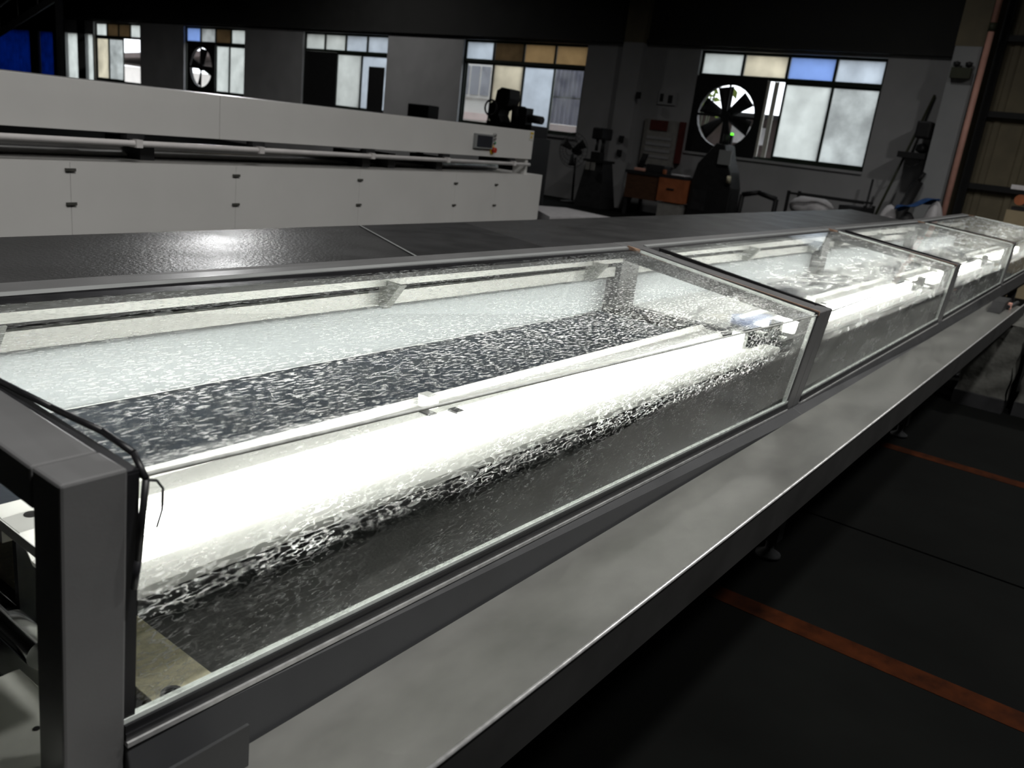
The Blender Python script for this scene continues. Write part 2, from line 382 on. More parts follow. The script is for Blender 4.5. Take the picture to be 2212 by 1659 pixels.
w5 = window(1, *WIN[0], ['frost', 'frost_warm', 'frost_blue', 'frost_cool'], [(.50, .76, 'frost', .0), (.745, .995, 'frost_grey', .035)], 'winframe')
w4 = window(2, *WIN[1], ['frost_cool', 'board_brown', 'board_tan', 'board_tan'], [(.01, .27, 'clear', .035), (.25, .52, 'frost_warm', 0), (.50, .76, 'frost_cool', .035), (.75, .99, 'clear', 0)], 'winframe')
w3 = window(3, *WIN[2], ['frost', 'frost', 'frost_cool', 'frost_cool'], [(.40, .70, 'frost', 0), (.68, .99, 'frost_cool', .035)], 'winframe')
w2 = window(4, *WIN[3], ['frost_blue', 'frost_grey', 'board_brown', 'frost'], [(.45, .73, 'frost', 0), (.71, .99, 'frost', .035)], 'winframe')
w1 = window(5, *WIN[4], ['frost', 'board_brown', 'board_brown', 'frost'], [(.01, .28, 'frost_warm', 0), (.26, .58, 'frost_grey', .035)], 'winframe')
# boards closing parts of the windows
tag(MB().box(XW+.055, XW+.078, 18.75, 20.14, WZ0+.02, 2.92).build('plywood_board', 'black'), 'black board blocking the lower left of the middle window', 'board')
tag(MB().box(XW+.045, XW+.07, 16.82, 17.42, WZ0+.02, 2.62).build('plywood_board', 'black'), 'narrow black board leaning in the lower right of the middle window', 'board')
# opened sash leaning beside the exhaust fan of the nearest window
for k, (yy, dx) in enumerate(((5.93, .02), (5.76, .05))):
    MB().box(XW-.02+dx, XW+.01+dx, yy, yy+.09, WZ0+.05, WZT-.05).build('sliding_sash_edge', 'label', w5)

# --- exhaust fans in window openings
def exhaust_fan(label, y, z, R, fr, nb, rot, green=False):
    e = thing('exhaust_fan', label, 'fan', (XW+.05, y, z-fr), 'exhaust fans set in the windows')
    hs = MB(); x0, x1 = XW-.03, XW+.07
    n = 28                     # square plate with a round hole
    vs = []; 
    for i in range(n):
        t = 2*math.pi*(i+.5)/n; c, s = math.cos(t), math.sin(t); k = fr/max(abs(c), abs(s))
        vs += [(y+R*c, z+R*s), (y+k*c, z+k*s)]
    for x in (x0, x1):
        hs.add([(x, a, b) for a, b in vs], [(2*i, 2*i+1, (2*i+3) % (2*n), (2*i+2) % (2*n)) for i in range(n)])
    m = [(x0, *vs[2*i]) for i in range(n)]+[(x1, *vs[2*i]) for i in range(n)]
    hs.add(m, [(i, (i+1) % n, n+(i+1) % n, n+i) for i in range(n)], True)
    m = [(x0, *vs[2*i+1]) for i in range(n)]+[(x1, *vs[2*i+1]) for i in range(n)]
    hs.add(m, [(i, (i+1) % n, n+(i+1) % n, n+i) for i in range(n)])
    hs.build('fan_housing', 'black', e)
    MB().tube((XW-.04, y, z), (XW+.05, y, z), R*.17, 18).build('hub', 'black', e)
    for k in range(nb):
        a = rot+2*math.pi*k/nb
        def P(u, v, a=a):
            r = lerp(R*.12, R*.93, u); wdt = lerp(.13, .30, u)*R*2*.85; w = (v-.5)*wdt
            return (XW+.012+(v-.5)*.07, y+r*math.cos(a)-w*math.sin(a), z+r*math.sin(a)+w*math.cos(a))
        b = MB().grid(P, 5, 3)
        o = b.build('blade', 'black', e)
        so = o.modifiers.new('thick', 'SOLIDIFY'); so.thickness = .008
    MB().box(XW-.035, XW-.02, y-R, y+R, z-.025, z+.025).box(XW-.035, XW-.02, y-.02, y+.02, z-R, z+R).build('motor_bracket', 'black', e)
    return e
exhaust_fan('large black exhaust fan filling the lower left of the nearest window', 6.74, 2.18, .62, .76, 6, .35)
exhaust_fan('small far exhaust fan with light showing round its blades, second window from the left', 25.25, 2.19, .62, .76, 4, .2)

# --- outside, seen through the clear panes
nb = thing('neighbour_building', 'pale rendered building with a window seen through the clear left pane', 'building', (22, 18, 0))
MB().box(22, 25, 15.6, 22, 0, 7).build('wall', 'ext_white', nb)
f = MB().box(21.93, 21.999, 17.2, 18.6, 2.3, 3.35).build('window', 'ext_white', nb)
for k in range(3): MB().box(21.90, 21.929, 17.27+k*.44, 17.62+k*.44, 2.38, 3.27).build('pane', 'ext_win', nb)
for k in range(5): MB().box(21.95, 21.999, 15.7, 21.8, .4+k*.3, .62+k*.3).build('ledge', 'ext_pink', nb)
cf = thing('corrugated_fence', 'violet blue corrugated sheet fence outside the right pane', 'fence', (19, 12.3, 0))
for k in range(16):
    y = 11.3+k*.14
    MB().prism([(18.96, y), (19.0, y+.03), (19.0, y+.07), (18.96, y+.10), (18.96, y+.14), (19.03, y+.14), (19.03, y)], 'z', 1.70, 3.1).build('sheet_rib', 'ext_blue', cf)
MB().box(18.92, 18.95, 11.3, 13.5, 2.36, 2.40).build('rail', 'dark', cf)
MB().box(18.9, 19.1, 11.1, 13.6, 0, 1.69).build('plinth_wall', 'ext_pink', cf)
fb = thing('far_building', 'white building with a dark sloping roof outside the leftmost window', 'building', (26, 42, 0))
MB().box(26, 30, 38, 50, 0, 2.35).build('wall', 'ext_white', fb)
MB().hexa([(25.6, 37, 3.25), (30, 37, 3.3), (30, 51, 2.5), (25.6, 51, 2.5), (25.6, 37, 3.5), (30, 37, 3.6), (30, 51, 2.75), (25.6, 51, 2.75)]).build('roof', 'ext_roof', fb)
def bush(y, z, s, mat, label, cat, name):
    t = thing(name, label, cat, (19.2, y, 0)); m = MB()
    for k in range(4): MB().tube((19.2, y+.05*k-.1, 0), (19.2+random.uniform(-.1, .1), y+random.uniform(-s, s), z), .02, 6).build('stem', 'olive', t)
    for k in range(60):
        p = Vector((19.2+random.uniform(-.4, .4), y+random.gauss(0, s), z+random.gauss(0, s*.8))); a = random.uniform(0, 6.28); q = random.uniform(.08, .16)
        e = Vector((random.uniform(-.4, .4), math.cos(a), math.sin(a)))*q; h = Vector((random.uniform(-.4, .4), -math.sin(a), math.cos(a)))*q*.5
        m.add([p-e, p+h, p+e, p-h], [(0, 1, 2, 3)])
    m.build('foliage', mat, t); return t
bush(8.5, 2.75, .33, 'leaf', 'yellow green foliage outside behind the large exhaust fan', 'foliage', 'shrub')
ck = MB().grid(lambda u, v: (19.6+.05*math.sin(u*14), 7.6+u*.9, 3.25+v*.55+.03*math.sin(u*9)), 14, 4)
o = tag(ck.build('hanging_cloth', 'pink'), 'pink cloth hanging outside behind the large exhaust fan', 'cloth'); o.modifiers.new('t', 'SOLIDIFY').thickness = .01
sh = thing('garden_shed', 'dark brown low shed outside behind the large exhaust fan', 'shed', (20, 7.5, 0))
MB().box(19.9, 21.4, 6.6, 9.5, 0, 2.35).build('wall', 'ext_roof', sh)
MB().box(19.7, 21.6, 6.4, 9.7, 2.351, 2.45).build('roof', 'dark', sh)
MB().box(19.85, 19.898, 7.0, 7.9, 1.75, 2.15).build('window', 'sack', sh)

# --- blue curtains in the far left doorway
for k, (a, b, lab) in enumerate(((34.5, 35.0, 'narrow blue curtain strip nearest the white column'), (35.35, 36.55, 'bright blue curtain panel between two black posts'), (37.3, 40.4, 'wide dim blue curtain at the left edge'))):
    m = MB().grid(lambda u, v: (XW+.12+.05*math.sin(u*(b-a)*22), lerp(a, b, u), lerp(.05, 3.0, v)), 60, 2)
    o = tag(m.build('door_curtain', 'curtain'), lab, 'curtain', 'blue strip curtains of the far doorway'); o.modifiers.new('t', 'SOLIDIFY').thickness = .006
MB_d = MB().box(XW+.02, XW+.24, 34.3, 40.5, 3.0, 3.5)
for y in (34.31, 35.02, 36.57, 40.41): MB_d.box(XW+.02, XW+.24, y, y+(.3 if y < 36 else (.7 if y < 40 else .08)), 0, 3.0)
tag(MB_d.build('door_1', 'black'), kind='structure')
# diagonal stair stringer in the upper left corner
st = thing('steel_stair', 'dark steel stair with handrail in the upper left corner', 'stair', (14.0, 38, 0))
MB().hexa([(14, 29.0, 3.75), (14.06, 29.0, 3.75), (14.06, 36.5, 1.6), (14, 36.5, 1.6), (14, 29.0, 4.0), (14.06, 29.0, 4.0), (14.06, 36.5, 1.85), (14, 36.5, 1.85)]).build('stringer', 'dark', st)
MB().tube((14.0, 29.0, 4.7), (14.0, 36.5, 2.55), .025).build('handrail', 'bezel', st)
for k in range(6):
    t = k/5; y = lerp(29.1, 36.4, t); MB().tube((14.03, y, lerp(3.9, 1.8, t)), (14.03, y, lerp(4.65, 2.56, t)), .018, 8).build('baluster', 'dark', st)
MB().box(13.95, 14.1, 36.4, 36.6, 0, 1.7).build('support_post', 'dark', st)
MB().box(13.95, 14.1, 29.0, 29.2, 0, 3.9).build('support_post', 'dark', st)

# --- pillar, pipe, corrugated doors at the right
tag(MB().box(XW-.55, XW+.1, 2.21, 2.63, 0, 3.62).build('trim_5', 'pillar'), kind='structure')
tag(MB().box(XW-.55, XW-.03, 2.20, 2.64, 3.622, 7.2).build('trim_6', 'cladding'), kind='structure')
pp = thing('standing_pipe', 'salmon pink pipe running up beside the white pillar', 'pipe', (XW-.62, 2.15, 0))
MB().tube((XW-.62, 2.13, 0), (XW-.62, 2.13, 3.85), .05, 16).build('lower_length', 'pipe', pp)
MB().tube((XW-.62, 2.13, 3.85), (XW-.62, 2.13, 3.98), .062, 16).build('coupling', 'olive', pp)
MB().tube((XW-.62, 2.13, 3.98), (XW-.62, 2.13, 7.1), .05, 16).build('upper_length', 'pipe', pp)
tag(MB().box(XW+.03, XW+.24, -7, 2.2, 0, 7.2).build('wall_back_right', 'wall_dark'), kind='structure')
dw = tag(bpy.data.objects.new('wall_cladding', None), kind='structure'); COL.objects.link(dw); dw['_abs'] = 1
for k in range(19):
    y1 = 2.19-k*.48; y0 = y1-.475
    MB().prism([(XW, y0), (XW-.02, y0+.03), (XW-.02, y0+.10), (XW, y0+.13), (XW, y1), (XW+.02, y1), (XW+.02, y0)], 'z', 0, 7.1).build('sheet', 'cladding' if k % 2 else 'cladding_rib', dw)
for z in (1.40, 2.61, 3.83, 5.0): MB().box(XW-.13, XW-.03, -6.9, 2.08, z-.05, z+.05).build('girt', 'black', dw)
MB().box(XW-.16, XW-.03, 1.94, 2.07, 0, 7).build('post', 'black', dw)
em = thing('emergency_light', 'grey twin-head emergency light box high on the pillar', 'lamp', (XW-.60, 2.42, 3.13))
MB().box(XW-.68, XW-.551, 2.27, 2.58, 3.10, 3.27).build('box', 'olive', em)
for y in (2.33, 2.52):
    MB().lathe([(0, -.0), (.05, .02), (.06, .08), (.0, .10)], (XW-.64, y, 3.272)).build('lamp_head', 'dark', em)

# ------------------------------------------------------------------ unseen high bay lamps, added mainly as fill light
for k, (x, y, z, p, lab) in enumerate(UNSEEN_LAMPS):
    h = thing('unseen_high_bay_lamp', 'unseen round lamp added under the roof ' + lab, 'lamp', (x, y, z), 'unseen fill lamps added above the hall')
    MB().lathe([(.0, .32), (.08, .30), (.10, .16), (.30, .03), (.31, .0)], (x, y, z), 24).build('shade', 'alu', h)
    MB().tube((x, y, z+.3), (x, y, 7.19), .012, 8).build('suspension_rod', 'dark', h)
    ld = bpy.data.lights.new('unseen_high_bay_light', 'AREA'); ld.shape = 'DISK'; ld.size = .52; ld.energy = p; ld.color = (1, .985, .95)
    ld.spread = math.radians(150)
    lo = bpy.data.objects.new('light_source', ld); COL.objects.link(lo); lo.location = (x, y, z-.01)

fl = thing('flood_light', 'square flood light high on the far wall above the windows', 'lamp', (XW-.3, 23.4, 4.9))
MB().box(XW-.26, XW-.12, 22.9, 23.9, 4.7, 5.3).build('housing', 'dark', fl, .02)
MB().box(XW-.119, XW-.021, 23.3, 23.5, 4.9, 5.1).build('bracket', 'dark', fl)
ld = bpy.data.lights.new('flood_light_source', 'AREA'); ld.shape = 'RECTANGLE'; ld.size = .95; ld.size_y = .55; ld.energy = 95; ld.spread = math.radians(70)
lo = bpy.data.objects.new('flood_light_source', ld); COL.objects.link(lo); lo.location = (XW-.27, 23.4, 5.0)
lo.rotation_euler = Vector((-15.2, -21.7, -4.0)).to_track_quat('-Z', 'Y').to_euler()

# ------------------------------------------------------------------ glass tunnel
M, W, w = 2.1584, .7024, .06
H = 1.038
HF = [-.0136, -.0743, -.050, -.0103, .030]
HB = [0, .0046, .0235, .0414, .0786]
ZR = [.6971+d for d in (.0233, -.0396, -.0082, .0245, .045)]
DY = [.0162, .0357, .0201, .0124, .010]
def ip(a, X):
    t = min(max(X/M, -.2), 3.999); i = max(int(math.floor(t)), 0); return lerp(a[i], a[i+1], t-i)
def topz(X, y): return lerp(H+ip(HF, X), H+ip(HB, X), y/W)
def fpt(X, s, off=0):           # point on the front plane, s=0 top, 1 at the rail lip
    return (X, ip(DY, X)*s+off, lerp(topz(X, 0), ip(ZR, X), s))
def quadbox(X0, X1, a, b, c, d):
    """hexahedron between two stations; a..d are functions X -> (y, z) of the four corners"""
    p = []
    for X in (X0, X1): p.append([(X, *f(X)) for f in (a, b, c, d)])
    return [p[0][0], p[0][1], p[0][2], p[0][3], p[1][0], p[1][1], p[1][2], p[1][3]]
MODN = ['nearest glass tunnel section with a clear view of the lamp and streaked panes',
        'second glass tunnel section, between the first and second cross frames',
        'third glass tunnel section, smeared almost white',
        'farthest short-looking glass tunnel section at the right edge']
for i in range(4):
    X0, X1 = i*M, (i+1)*M
    md = thing('glass_tunnel_section', MODN[i], 'machine cover', ((X0+X1)/2, W/2, .62), 'glass tunnel sections')
    e = .0006
    for (a, b) in ((X0+e, X0+w), (X1-w, X1-e)):
        # front post follows the leaning front plane down to the rail, then the rail face
        Xc = X0 if a < X0+.1 else X1
        st_ = [fpt(Xc, 0)[1:], fpt(Xc, .9)[1:], fpt(Xc, 1.28 if (i == 0 and Xc == X0) else 1.004)[1:]]
        vs_ = [(X, y+d, z) for (y, z) in st_ for (X, d) in ((a, 0), (b, 0), (b, .05), (a, .05))]
        MB().add(vs_, [(0, 1, 2, 3), (11, 10, 9, 8)]+[(4*k+q, 4*k+(q+1) % 4, 4*k+4+(q+1) % 4, 4*k+4+q) for k in (0, 1) for q in range(4)]).build('front_post', 'frame', md, .003)
        Xc = X0 if a < X0+.1 else X1
        za, zb = topz(Xc, 0), topz(Xc, W)
        MB().hexa([(a, .0515, za-.042), (b, .0515, za-.042), (b, W, zb-.042), (a, W, zb-.042), (a, .0515, za-.0005), (b, .0515, za-.0005), (b, W, zb), (a, W, zb)]).build('top_beam', 'frame', md, .003)
        MB().hexa([(a, W-.05, .62), (b, W-.05, .62), (b, W, .62), (a, W, .62), (a, W-.05, zb-.043), (b, W-.05, zb-.043), (b, W, zb-.043), (a, W, zb-.043)]).build('back_post', 'frame', md)
    xa, xb = X0+w, X1-w
    # back rail along the top
    MB().hexa(quadbox(xa, xb, lambda X: (W-.052, topz(X, W)-.04), lambda X: (W, topz(X, W)-.04), lambda X: (W, topz(X, W)-.001), lambda X: (W-.052, topz(X, W-.052)-.001))).build('back_rail', 'frame', md, .002)
    MB().hexa(quadbox(xa, xb, lambda X: (W-.066, topz(X, W)-.02), lambda X: (W-.053, topz(X, W)-.02), lambda X: (W-.053, topz(X, W)-.003), lambda X: (W-.066, topz(X, W)-.006))).build('rail_bead', 'bezel', md)
    # rubber gaskets round the top pane
    MB().hexa(quadbox(xa, xb, lambda X: (W-.112, topz(X, W-.1)-.016), lambda X: (W-.067, topz(X, W)-.018), lambda X: (W-.067, topz(X, W-.067)-.004), lambda X: (W-.112, topz(X, W-.112)-.004))).build('gasket', 'rubber', md)
    for (a, b) in ((xa, xa+.012), (xb-.012, xb)):
        MB().hexa([(a, .004, topz(a, 0)-.014), (b, .004, topz(b, 0)-.014), (b, W-.113, topz(b, W)-.014), (a, W-.113, topz(a, W)-.014),
                   (a, .004, topz(a, 0)-.003), (b, .004, topz(b, 0)-.003), (b, W-.113, topz(b, W)-.003), (a, W-.113, topz(a, W)-.003)]).build('gasket', 'rubber', md)
        p = [fpt(a, .02, .003), fpt(b, .02, .003), fpt(b, .93, .003), fpt(a, .93, .003)]
        q = [(x, y+.012, z) for x, y, z in p]
        MB().hexa(p+q).build('gasket', 'rubber', md)
    for xx in (xb-.016, ):
        MB().hexa([(xx-.008, .01, topz(xx, 0)-.012), (xx, .01, topz(xx, 0)-.012), (xx, W-.12, topz(xx, W)-.012), (xx-.008, W-.12, topz(xx, W)-.012),
                   (xx-.008, .01, topz(xx, 0)-.004), (xx, .01, topz(xx, 0)-.004), (xx, W-.12, topz(xx, W)-.004), (xx-.008, W-.12, topz(xx, W)-.004)]).build('lit_edge_strip', 'lit_edge_tone', md)
        p = [fpt(xx-.010, .04, .002), fpt(xx, .04, .002), fpt(xx, .92, .002), fpt(xx-.010, .92, .002)]
        MB().hexa(p+[(x, y+.01, z) for x, y, z in p]).build('lit_edge_strip', 'lit_edge_tone', md)
        # brownish worn edge of the cross frame
    MB().hexa([(xb-.001, .002, topz(xb, 0)-.012), (xb+.004, .002, topz(xb, 0)-.012), (xb+.004, W-.06, topz(xb, W)-.012), (xb-.001, W-.06, topz(xb, W)-.012),
               (xb-.001, .002, topz(xb, 0)+.0004), (xb+.004, .002, topz(xb, 0)+.0004), (xb+.004, W-.06, topz(xb, W)+.0004), (xb-.001, W-.06, topz(xb, W)+.0004)]).build('worn_edge', 'frame_rust', md)
    # panes
    one_sided(MB().hexa(quadbox(xa+.013, xb-.017, lambda X: (.0065, topz(X, 0)-.012), lambda X: (W-.1125, topz(X, W)-.012), lambda X: (W-.1125, topz(X, W)-.006), lambda X: (.0065, topz(X, 0)-.006))).build('top_pane', 'top_glass' if i == 0 else 'top_glass_far', md), 4)
    p = [fpt(xa+.013, .045, .003), fpt(xb-.017, .045, .003), fpt(xb-.017, .905, .003), fpt(xa+.013, .905, .003)]
    one_sided(MB().hexa(p+[(x, y+.006, z) for x, y, z in p]).build('front_pane', 'front_glass' if i == 0 else 'front_glass_far', md), 0)
    # silicone joint where top and front pane meet
    MB().path([(X, .004, topz(X, 0)-.010) for X in (xa+.013, xb-.017)], .0026, 8).build('silicone_bead', 'silicone', md)
    # pale strip painting the lit lower edge of the front pane, gasket and folded rail lip
    def strip(s0, s1, y0, y1, name, mat, bev=0):
        MB().hexa(quadbox(xa, xb, lambda X: (fpt(X, s1)[1]+y0, fpt(X, s1)[2]), lambda X: (fpt(X, s1)[1]+y1, fpt(X, s1)[2]), lambda X: (fpt(X, s0)[1]+y1, fpt(X, s0)[2]), lambda X: (fpt(X, s0)[1]+y0, fpt(X, s0)[2]))).build(name, mat, md, bev)
    strip(.906, .925, .002, .010, 'pane_edge', 'lit_edge_tone')
    strip(.926, .955, -.001, .012, 'gasket', 'rubber')
    strip(.956, .985, -.003, .012, 'gasket', 'rubber')
    strip(.986, 1.005, -.006, .012, 'rail_lip', 'lip')
    MB().hexa(quadbox(xa if i == 0 else X0+e, X1-e, lambda X: (-.004, .640), lambda X: (.045, .640), lambda X: (fpt(X, 1.006)[1]+.03, fpt(X, 1.006)[2]), lambda X: (fpt(X, 1.006)[1]-.003, fpt(X, 1.006)[2]))).build('front_rail', 'rail', md, .002)
    if i == 0:
        # loose rubber strip and wire at the near corner
        MB().path([(.066, .30, topz(.06, .3)+.001), (.070, .16, topz(.06, .16)+.006), (.074, .07, topz(.06, .07)+.010), (.076, .02, topz(.06, 0)+.006), (.075, -.002, topz(.06, 0)-.012), (.066, -.003, topz(.06, 0)-.09), (.063, .0, topz(.06, 0)-.12)], .0034, 8).build('loose_gasket', 'rubber', md)
        MB().path([(.075, -.004, topz(.06, 0)-.012), (.083, -.006, topz(.06, 0)-.014), (.089, -.006, topz(.06, 0)-.024), (.088, -.006, topz(.06, 0)-.045), (.083, -.005, topz(.06, 0)-.062)], .0013, 6).build('wire_end', 'dark', md)

# ------------------------------------------------------------------ machine bed under the glass
bed = thing('machine_bed', 'long dark steel bed carrying the glass tunnel', 'machine', (4.3, .36, 0))
MB().box(.23, 4*M-.1, .05, .64, .642, .655).build('lower_belt', 'bed_floor', bed)
MB().box(-.02, 4*M, .03, .66, .585, .632).build('bed_frame', 'bed_steel', bed, .003)
for i in range(4):
    MB().box(i*M+.10, (i+1)*M-.08, .335, .695, .800, .816).build('rear_deck', 'dark_bed', bed)
    MB().box(i*M+.10, (i+1)*M-.08, .335, .345, .656, .799).build('deck_riser', 'bed_steel', bed)
for X in (.55, 2.5, 4.53, 6.6, 8.4):
    for y in (.10, .60):
        lg = MB().box(X-.03, X+.03, y-.03, y+.03, .07, .584).build('leg', 'bed_steel', bed)
        MB().lathe([(.0, 0), (.045, 0), (.045, .012), (.015, .03), (.015, .07), (0, .07)], (X, y, 0.001), 16).build('levelling_foot', 'bed_steel', lg)
MB().box(.02, .23, .05, .64, .633, .641).build('end_plate', 'bed_steel', bed)
# end details seen at the near end
MB().box(.150, .228, .06, .64, .642, .662).build('end_board', 'beige', bed, .001)
MB().box(.063, .149, .058, .098, .642, .662).build('end_board', 'beige', bed, .001)
MB().box(.115, .1495, .099, .64, .642, .650).build('end_strip', 'bed_steel', bed)
MB().box(.063, .114, .099, .64, .642, .646).build('end_tray', 'alu', bed)
MB().pipe((.152, .083, .662), (.152, .083, .694), .0125, .0075).build('pipe_stub', 'dark', bed)
MB().tube((.085, .105, .66), (.085, .64, .66), .020, 24).build('end_roller', 'chrome', bed) if False else None
ro = MB().tube((.088, .25, .690), (.088, .64, .690), .019, 28).build('end_roller', 'chrome', bed)
bk = MB().box(-.035, .060, .070, .246, .680, .686).build('roller_bracket', 'plate', bed, .001)
MB().box(-.035, .060, .066, .0695, .62, .686).build('bracket_side', 'bed_steel', bed)
MB().box(-.040, -.0355, .066, .246, .62, .686).build('bracket_side', 'bed_steel', bed)
for (x, y) in ((.028, .135), (.030, .116)):
    MB().tube((x, y, .6862), (x, y, .6868), .0036, 14).build('bolt_hole', 'black', bed)
MB().box(-.13, -.050, .03, .20, .60, .606).build('end_shelf', 'plate', bed)
MB().box(-.03, .05, .35, .66, .656, .80).build('end_cover', 'bed_steel', bed)
# white back wall backlit by added tubes, slotted back channel, gusset brackets
for i in range(4):
    a, b = i*M+.07, (i+1)*M-.07
    dz = HB[i]*.6
    MB().box(a, b, .697, .7005, .817, .936+dz).build('backlit_back_wall', 'backlit_sheet', bed)
    MB().prism([(.702, .80), (.702, .806), (.800, .806), (.800, .922), (.702, .922), (.702, .926), (.805, .926), (.805, .80)], 'x', a, b).build('added_light_box', 'white_reflector', bed)  # unseen housing added round the backlight
    MB().tube((a+.05, .775, .852), (b-.05, .775, .852), .013, 16).build('added_rear_tube', 'added_rear_tube', bed)
    MB().box(a, b, .668, .6965, .938+dz, .969+dz).build('back_channel_lower', 'white_reflector', bed)
    MB().box(a, b, .668, .6965, .987+dz, 1.000+dz).build('back_channel_upper', 'white_reflector', bed)
    MB().box(a, b, .685, .6965, .970+dz, .986+dz).build('back_channel_slot', 'dark', bed)
    MB().box(a, b, .6455, .6495, .988+dz, 1.021+dz).build('back_flange', 'white_reflector', bed)
    for X in (.20, 1.02, 1.90):
        X += i*M
        MB().prism([(.6675, 1.0+dz), (.6675, .940+dz), (.648, .940+dz), (.602, 1.0+dz)], 'x', X-.0015, X+.0015).build('gusset', 'alu', bed)
        MB().hexa([(X-.012, .640, .938+dz), (X+.012, .640, .938+dz), (X+.012, .645, .938+dz), (X-.012, .645, .938+dz), (X-.012, .595, .998+dz), (X+.012, .595, .998+dz), (X+.012, .600, .999+dz), (X-.012, .600, .999+dz)]).build('gusset_flange', 'alu', bed)

# ------------------------------------------------------------------ lamp trays
LAB = ['brightly glowing white lamp tray inside the nearest glass section', 'glowing white lamp tray inside the second glass section',
       'glowing lamp tray inside the third, smeared glass section', 'lamp tray inside the farthest glass section']
for i in range(4):
    a, b = i*M+.066, (i+1)*M-.165
    zl = .86+(0, 0, -.0, .02)[i]
    lt = thing('lamp_tray', LAB[i], 'lamp', ((a+b)/2, .17, zl-.03), 'lamp trays inside the glass tunnel')
    # cross section: front lip, flat flange, shallow trough, rear flange with upturned edge
    prof = [(.058, zl-.012), (.058, zl), (.104, zl), (.125, zl-.022), (.215, zl-.022), (.240, zl+.002), (.285, zl+.002), (.300, zl+.012),
            (.303, zl+.010), (.290, zl-.003), (.238, zl-.003), (.212, zl-.027), (.122, zl-.027), (.100, zl-.005), (.062, zl-.005), (.062, zl-.012)]
    MB().prism(prof, 'x', a, b).build('reflector', 'acrylic', lt)
    MB().tube((a+.05, .168, zl+.008), (b-.04, .168, zl+.008), .013, 20).build('tube', 'tube', lt)
    for X in (a+.035, b-.03):
        MB().box(X-.014, X+.014, .150, .186, zl-.0215, zl+.024).build('tube_holder', 'white_reflector', lt)
    for X in (a+.002, ):
        MB().prism([(.058, zl-.012), (.058, zl+.001), (.30, zl+.001), (.30, zl-.012)], 'x', a-.0015, a-.0001).build('end_cap', 'white_reflector', lt)
    MB().box(a, b, .2865, .3005, zl-.030, zl-.006).build('rear_rail', 'alu', lt)
    for X in (a+.70, ):
        MB().box(X-.012, X+.012, .258, .286, zl+.0025, zl+.026).build('hanger', 'white_reflector', lt)
        MB().box(X+.014, X+.034, .215, .237, zl+.0026, zl+.006).build('clip', 'dark', lt)
        MB().box(X-.034, X-.016, .235, .262, zl+.0026, zl+.005).build('clip', 'dark', lt)
    for (X, y) in ((a+.028, .275), ):
        MB().tube((X, y, zl+.0022), (X, y, zl+.0030), .008, 16).build('screw_hole', 'black', lt)
# white film and dark pieces on the rear deck of the second and third sections
def blob(name, pts, z, mat, label, cat, group=None, th=.002):
    m = MB().prism(pts, 'z', z, z+th)
    return tag(m.build(name, mat), label, cat, group)
blob('plastic_film', [(M+.12, .34), (2*M-.10, .34), (2*M-.10, .69), (M+.12, .69)], .8165, 'white_film', 'white film sheet lying on the deck inside the second glass section', 'film')
blob('plastic_film', [(2*M+.12, .34), (3*M-.10, .34), (3*M-.10, .69), (2*M+.12, .69)], .8165, 'white_film', 'white film sheet lying on the deck inside the third glass section', 'film')
G2 = 'dark patches lying on the white film'
blob('dark_blotch', [(2.95, .43), (3.10, .53), (3.28, .60), (3.50, .645), (3.72, .64), (3.80, .58), (3.98, .49), (4.05, .42), (3.80, .42), (3.5, .40), (3.2, .40)], .8190, 'dark_bed', 'long dark lens-shaped offcut in the second glass section', 'blotch', G2)
blob('dark_blotch', [(4.02-.1, .655), (4.12, .66), (4.19, .58), (4.16, .47), (4.05, .50), (3.95, .58)], .8190, 'dark_bed', 'small dark offcut at the far end of the second glass section', 'blotch', G2)
blob('dark_blotch', [(4.8, .45), (5.2, .56), (5.7, .60), (6.1, .52), (6.2, .44), (5.6, .40), (5.1, .40)], .8190, 'dark_bed', 'dark offcut under the smeared third glass section', 'blotch', G2)

# ------------------------------------------------------------------ side tray along the front
tr = thing('side_tray', 'long satin steel tray with upturned lip along the tunnel front', 'tray', (3.2, -.1, .63))
XT0, XT1 = -.12, 6.05
MB().hexa([(XT0, -.198, .640), (XT1, -.198, .640), (XT1, -.006, .640), (XT0, -.006, .640), (XT0, -.198, .650), (XT1, -.198, .650), (XT1, -.006, .652), (XT0, -.006, .652)]).build('tray_floor', 'tray', tr)
MB().hexa([(XT0, -.2015, .597), (XT1, -.2015, .597), (XT1, -.1985, .597), (XT0, -.1985, .597), (XT0, -.2025, .684), (XT1, -.2025, .684), (XT1, -.1985, .684), (XT0, -.1985, .684)]).build('tray_lip', 'tray_lip', tr)
MB().tube((XT0, -.201, .685), (XT1, -.201, .685), .0035, 10).build('lip_edge', 'lip', tr)
MB().box(XT0-.003, XT0-.0005, -.200, -.004, .55, .672).build('end_plate', 'frame', tr)
sk = tag(MB().box(.040, .172, -.033, -.029, .6525, .706).build('skirt_panel', 'rail'), 'dark grey cover strip standing on the tray beside the near post', 'panel')
# dark tool left on the far end of the tray
bt = thing('clamp_tool', 'black clamp tool lying on the far end of the steel tray', 'tool', (5.65, -.1, .652))
MB().prism([(5.42, .6525), (5.50, .672), (5.60, .705), (5.85, .712), (5.95, .69), (5.98, .6525), (5.86, .6525), (5.80, .675), (5.74, .6525)], 'y', -.125, -.055).build('body', 'black', bt)
MB().tube((5.72, -.13, .668), (6.04, -.15, .672), .012).build('handle', 'dark', bt)
MB().box(5.74, 5.80, -.145, -.126, .653, .690).build('jaw', 'pipe', bt)

